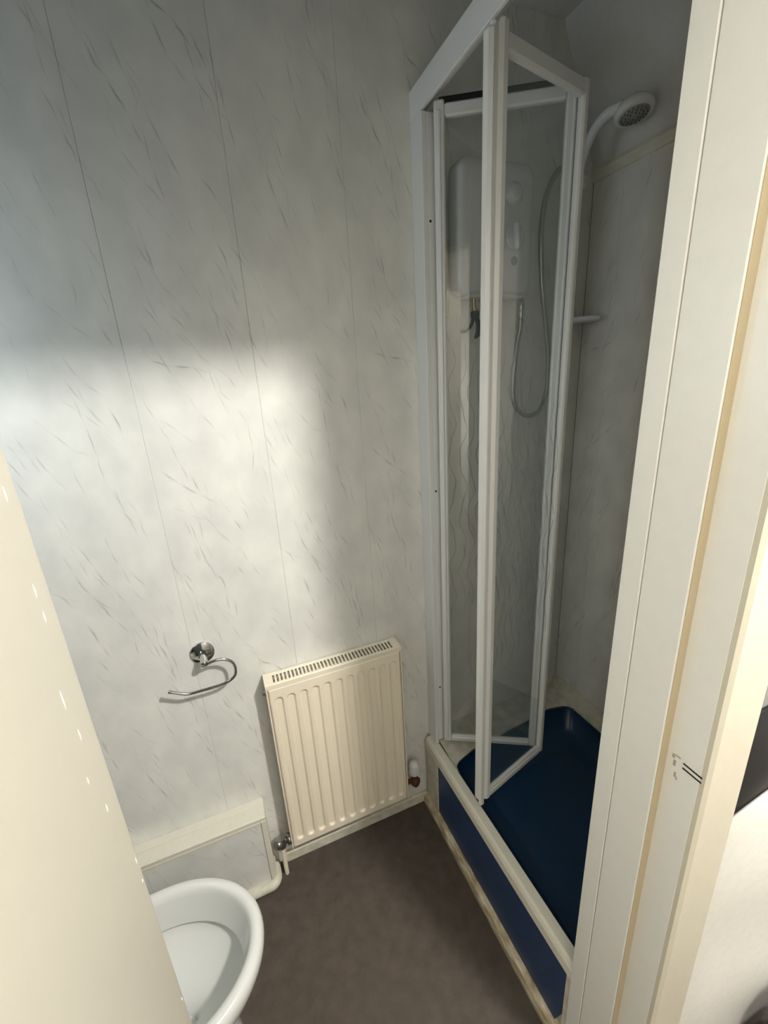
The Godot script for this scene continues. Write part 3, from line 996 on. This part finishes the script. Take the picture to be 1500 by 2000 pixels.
# ------------------------------------------------------------------ electric shower
func build_shower_unit(plastic: Material, chrome: Material, dull: Material, brass: Material, dark_m: Material) -> void:
	var x0 := 0.115
	var x1 := 0.37
	var y0 := 1.925
	var y1 := 2.262
	var t := thing("electric_shower", "white electric shower box on the wall behind the folding door", "shower unit", Vector3(0.2425, y0, 0.0))
	# rounded body that bulges forward
	var st := begin(true)
	var rings := []
	for q in [[0.006, 0.0005], [0.0, 0.01], [0.0, 0.045], [0.004, 0.06], [0.014, 0.072], [0.034, 0.081], [0.07, 0.086], [0.11, 0.088]]:
		var ring := PackedVector3Array()
		var hx: float = (x1 - x0) / 2 - q[0]
		var hy: float = (y1 - y0) / 2 - q[0]
		var r := minf(0.035, hx * 0.9)
		for cn in 4:
			for k in 7:
				var a := PI / 2 * cn + PI / 2 * k / 6.0
				var sx := 1.0 if cn == 0 or cn == 3 else -1.0
				var sy := 1.0 if cn < 2 else -1.0
				ring.append(Vector3((x0 + x1) / 2 + sx * (hx - r) + r * cos(a), (y0 + y1) / 2 + sy * (hy - r) + r * sin(a), q[1]))
		rings.append(ring)
	loft(st, rings)
	obj("case", st, plastic, t)
	var kx := 0.285
	st = begin(true)
	lathe(st, Vector3(kx - 0.006, 2.175, 0.084), Vector3(0, 0, 1), [[0.03, 0.0], [0.029, 0.004], [0.02, 0.0055], [0.019, 0.014], [0.016, 0.017], [0.0, 0.0175]], 32)
	obj("power_knob", st, plastic, t)
	st = begin(true)
	lathe(st, Vector3(kx, 2.07, 0.083), Vector3(0, 0, 1), [[0.033, 0.0], [0.032, 0.005], [0.024, 0.007], [0.0, 0.0075]], 32)
	st.set_smooth_group(-1)
	bx(st, Vector3(kx - 0.008, 2.035, 0.089), Vector3(kx + 0.008, 2.105, 0.106), 0.005, Basis(Vector3(0, 0, 1), 0.12), Vector3(kx, 2.07, 0.09))
	obj("temperature_knob", st, plastic, t)
	st = begin(true)
	lathe(st, Vector3(kx, 2.01, 0.084), Vector3(0, 0, 1), [[0.012, 0.0], [0.011, 0.004], [0.0, 0.0045]], 20)
	obj("indicator", st, mat(Color(0.55, 0.58, 0.58), 0.2), t)
	st = begin()
	bx(st, Vector3(x0 + 0.03, y0 - 0.007, 0.012), Vector3(x1 - 0.03, y0 + 0.004, 0.066), 0.004)
	obj("base_plate", st, plastic, t)

	# water feed on the left with its black tap handle
	var f := thing("water_feed", "short brass pipe with a black lever tap under the electric shower", "tap", Vector3(0.18, 1.9, 0.03))
	st = begin(true)
	tube(st, [Vector3(0.177, 1.922, 0.045), Vector3(0.18, 1.87, 0.045)], 0.0055, 12)
	lathe(st, Vector3(0.181, 1.89, 0.045), Vector3(0, -1, 0), [[0.009, 0.0], [0.009, 0.009]], 6)
	obj("pipe", st, brass, f)
	st = begin(true)
	lathe(st, Vector3(0.181, 1.884, 0.046), Vector3(0.05, -1, 0), [[0.012, 0.0], [0.013, 0.006], [0.012, 0.018], [0.008, 0.024]], 12)
	tube(st, smooth_path([Vector3(0.183, 1.866, 0.05), Vector3(0.188, 1.848, 0.054), Vector3(0.189, 1.833, 0.056), Vector3(0.184, 1.818, 0.056), Vector3(0.175, 1.808, 0.054)], 5), [0.0075, 0.0072, 0.007, 0.007, 0.0072, 0.0075, 0.008, 0.0085, 0.009, 0.0094, 0.0096, 0.0096, 0.0094, 0.009, 0.0085, 0.0078, 0.007, 0.006, 0.005, 0.004, 0.0026], 12)
	var h := obj("tap_lever", st, dark_m, f)
	h.set_meta("label", "black lever")
	st = begin(true)
	tube(st, [Vector3(0.164, 1.832, 0.008), Vector3(0.164, 1.832, 0.03)], 0.004, 10)
	tube(st, smooth_path([Vector3(0.181, 1.87, 0.04), Vector3(0.176, 1.845, 0.032), Vector3(0.164, 1.832, 0.022), Vector3(0.164, 1.832, 0.0005)], 5), 0.0045, 10)
	obj("wall_elbow", st, mat(Color(0.25, 0.23, 0.2), 0.5, 0.5), f)

	# plastic trunking beside the unit
	var o := obj("cable_trunking", box(Vector3(0.09, 1.872, 0.0005), Vector3(0.113, 2.075, 0.013), 0.003), mat(Color(0.8, 0.78, 0.68), 0.45))
	tag(o, "short cream plastic trunking left of the electric shower", "trunking")

	# flexible hose
	var hs := thing("shower_hose", "grey flexible shower hose looping below the electric shower", "hose", Vector3(0.35, 1.9, 0.04))
	st = begin(true)
	lathe(st, Vector3(0.345, 1.918, 0.052), Vector3(0, -1, 0), [[0.007, 0.0], [0.0075, 0.012], [0.010, 0.014], [0.0105, 0.028], [0.0085, 0.03], [0.0105, 0.034], [0.0095, 0.052], [0.006, 0.062]], 18)
	obj("hose_nut", st, chrome, hs)
	var path := smooth_path([Vector3(0.345, 1.86, 0.052), Vector3(0.345, 1.835, 0.05), Vector3(0.338, 1.78, 0.046), Vector3(0.329, 1.69, 0.047), Vector3(0.329, 1.63, 0.048), Vector3(0.35, 1.583, 0.048), Vector3(0.395, 1.56, 0.048), Vector3(0.445, 1.578, 0.046), Vector3(0.47, 1.64, 0.044), Vector3(0.472, 1.74, 0.042), Vector3(0.452, 1.86, 0.04), Vector3(0.43, 1.97, 0.04), Vector3(0.417, 2.1, 0.042), Vector3(0.425, 2.19, 0.046), Vector3(0.452, 2.25, 0.052), Vector3(0.487, 2.268, 0.06), Vector3(0.512, 2.25, 0.068), Vector3(0.5215, 2.262, 0.0735)], 14)
	var rad := []
	for i in path.size():
		rad.append(0.0076 + (0.0009 if i % 2 == 0 else -0.0003))
	st = begin(true)
	tube(st, path, rad, 12)
	obj("hose_tube", st, dull, hs)

# ------------------------------------------------------------------ riser rail, handset, soap dish
func build_riser_rail(plastic: Material, dull: Material, chrome: Material) -> void:
	var rx := 0.549
	var t := thing("riser_rail", "slim vertical shower rail beside the corner of the shower", "rail", Vector3(rx, 1.8, 0.0))
	var st := begin(true)
	tube(st, [Vector3(rx, 1.80, 0.036), Vector3(rx, 2.33, 0.036)], 0.0085, 16)
	obj("rail_tube", st, dull, t)
	for y in [1.79, 2.325]:
		st = begin()
		bx(st, Vector3(rx - 0.013, y - 0.02, 0.0005), Vector3(rx + 0.013, y + 0.02, 0.05), 0.008)
		obj("end_bracket", st, plastic, t)
	st = begin()
	bx(st, Vector3(rx - 0.02, 2.225, 0.02), Vector3(rx + 0.03, 2.268, 0.058), 0.009)
	lathe(st, Vector3(rx - 0.012, 2.246, 0.058), Vector3(-0.1, 0.55, 0.7), [[0.017, -0.012], [0.017, 0.012], [0.012, 0.013]], 18)
	obj("slider", st, plastic, t)

	var d := thing("soap_dish", "round white soap dish clipped to the shower rail", "soap dish", Vector3(rx + 0.045, 1.855, 0.05))
	st = begin(true)
	lathe(st, Vector3(rx + 0.045, 1.848, 0.06), Vector3.UP, [[0.0, 0.0], [0.04, 0.0], [0.05, 0.004], [0.052, 0.014], [0.049, 0.014], [0.046, 0.006], [0.0, 0.004]], 32)
	obj("dish", st, plastic, d)
	st = begin()
	bx(st, Vector3(rx - 0.014, 1.84, 0.025), Vector3(rx + 0.014, 1.87, 0.05), 0.005)
	obj("clip", st, plastic, d)

	var hd := thing("shower_handset", "white shower handset resting in the rail bracket", "shower head", Vector3(0.53, 2.26, 0.09))
	st = begin(true)
	var path := smooth_path([Vector3(0.5225, 2.2635, 0.075), Vector3(0.516, 2.30, 0.098), Vector3(0.513, 2.332, 0.126), Vector3(0.52, 2.35, 0.158), Vector3(0.538, 2.352, 0.19)], 6)
	var rad := []
	for i in path.size():
		rad.append(lerpf(0.0095, 0.0155, float(i) / (path.size() - 1)))
	tube(st, path, rad, 18)
	obj("handle", st, plastic, hd)
	var hc := Vector3(0.553, 2.338, 0.212)
	var ax := Vector3(-0.02, -0.97, 0.2).normalized()
	st = begin(true)
	lathe(st, hc, ax, [[0.0, -0.027], [0.018, -0.025], [0.036, -0.017], [0.046, -0.004], [0.048, 0.006], [0.045, 0.012], [0.039, 0.0125]], 36)
	obj("head_shell", st, plastic, hd)
	st = begin(true)
	lathe(st, hc, ax, [[0.037, 0.008], [0.036, 0.0135], [0.0, 0.0145]], 32)
	var fp := obj("spray_plate", st, mat(Color(0.6, 0.62, 0.63), 0.4), hd)
	fp.set_meta("label", "grey spray plate")
	st = begin(true)
	var u := ax.cross(Vector3.UP).normalized()
	var w := ax.cross(u)
	for ring in [[0.012, 6], [0.021, 12], [0.03, 18]]:
		for k in ring[1]:
			var a: float = TAU * k / ring[1]
			lathe(st, hc + ax * 0.013 + (u * cos(a) + w * sin(a)) * ring[0], ax, [[0.0018, 0.0], [0.0013, 0.004], [0.0, 0.004]], 8)
	var nz := obj("spray_nozzle", st, mat(Color(0.3, 0.31, 0.32), 0.5), fp)
	nz.set_meta("kind", "stuff")

# ------------------------------------------------------------------ things just outside, right of the doorframe
func build_hall_things() -> void:
	var im := tint_image(41, Color(0.05, 0.05, 0.06), Color(0.085, 0.085, 0.095), 0.03, Vector2i(512, 512), 0.1)
	var rng := RandomNumberGenerator.new()
	rng.seed = 5
	for k in 26:
		var x := rng.randf() * 512
		var y := rng.randf() * 512
		for i in int(rng.randf_range(20, 90)):
			x += 1.0
			y -= 0.42 + rng.randf_range(-0.5, 0.5)
			var c := im.get_pixel(posmod(int(x), 512), posmod(int(y), 512)).lerp(Color(0.4, 0.4, 0.4), 0.45)
			im.set_pixel(posmod(int(x), 512), posmod(int(y), 512), c)
			im.set_pixel(posmod(int(x), 512), posmod(int(y) + 1, 512), c)
	var dark := tri_mat(im, Vector3(3, 3, 3), 0.35)
	var o: Node3D = obj("black_board", box(Vector3(0.101, 0.86, 0.9255), Vector3(0.62, 1.172, 0.931), 0.001), dark)
	tag(o, "black streaked board on the wall right of the doorframe", "board")
	# white padded cloth in front of it
	var cloth := tri_mat(tint_image(42, Color(0.76, 0.75, 0.72), Color(0.82, 0.81, 0.78), 0.03, Vector2i(256, 256), 0.25), Vector3(5, 5, 5), 0.85)
	var st := begin(true)
	var nx := 40
	var ny := 40
	var prev := PackedVector3Array()
	for j in ny + 1:
		var row := PackedVector3Array()
		for i in nx + 1:
			var u := float(i) / nx
			var v := float(j) / ny
			var x := 0.1008 + u * 0.55
			var top := 0.945 + 0.035 * sin(u * 2.2 + 0.1)
			var y := lerpf(0.012, top, v)
			var e := pow(1.0 - pow(absf(2.0 * v - 1.0), 6.0), 0.5) * pow(clampf(u * 6.0, 0, 1), 0.5)
			var z := 0.9312 + e * (0.014 + 0.02 * u + 0.004 * sin(u * 9.0 + v * 5.0) + 0.003 * sin(v * 17.0 + u * 4.0))
			row.append(Vector3(x, y, z + 0.0015))
		if j > 0:
			for i in nx:
				quad(st, prev[i], prev[i + 1], row[i + 1], row[i])
				quad(st, Vector3(prev[i].x, prev[i].y, 0.9312), Vector3(row[i].x, row[i].y, 0.9312), Vector3(row[i + 1].x, row[i + 1].y, 0.9312), Vector3(prev[i + 1].x, prev[i + 1].y, 0.9312))
		prev = row
	o = obj("white_cloth", st, cloth)
	tag(o, "soft white cloth hanging right of the doorframe below the black board", "cloth")
	# dark bag on the floor
	st = begin(true)
	var rings := []
	for q in [[0.1, 0.0], [0.125, 0.03], [0.13, 0.12], [0.125, 0.22], [0.11, 0.3], [0.085, 0.34], [0.05, 0.362], [0.01, 0.368]]:
		var ring := PackedVector3Array()
		for i in 32:
			var a := -TAU * i / 32
			ring.append(Vector3(0.385 + q[0] * 1.15 * cos(a), q[1] + 0.001, 1.075 + q[0] * 0.75 * sin(a) * (1.0 + 0.06 * sin(a * 5.0))))
		rings.append(ring)
	loft(st, rings)
	o = obj("dark_bag", st, tri_mat(tint_image(43, Color(0.06, 0.058, 0.056), Color(0.11, 0.105, 0.1), 0.04, Vector2i(128, 128), 0.2), Vector3(6, 6, 6), 0.7))
	tag(o, "rounded dark grey bag on the floor at the lower right corner", "bag")
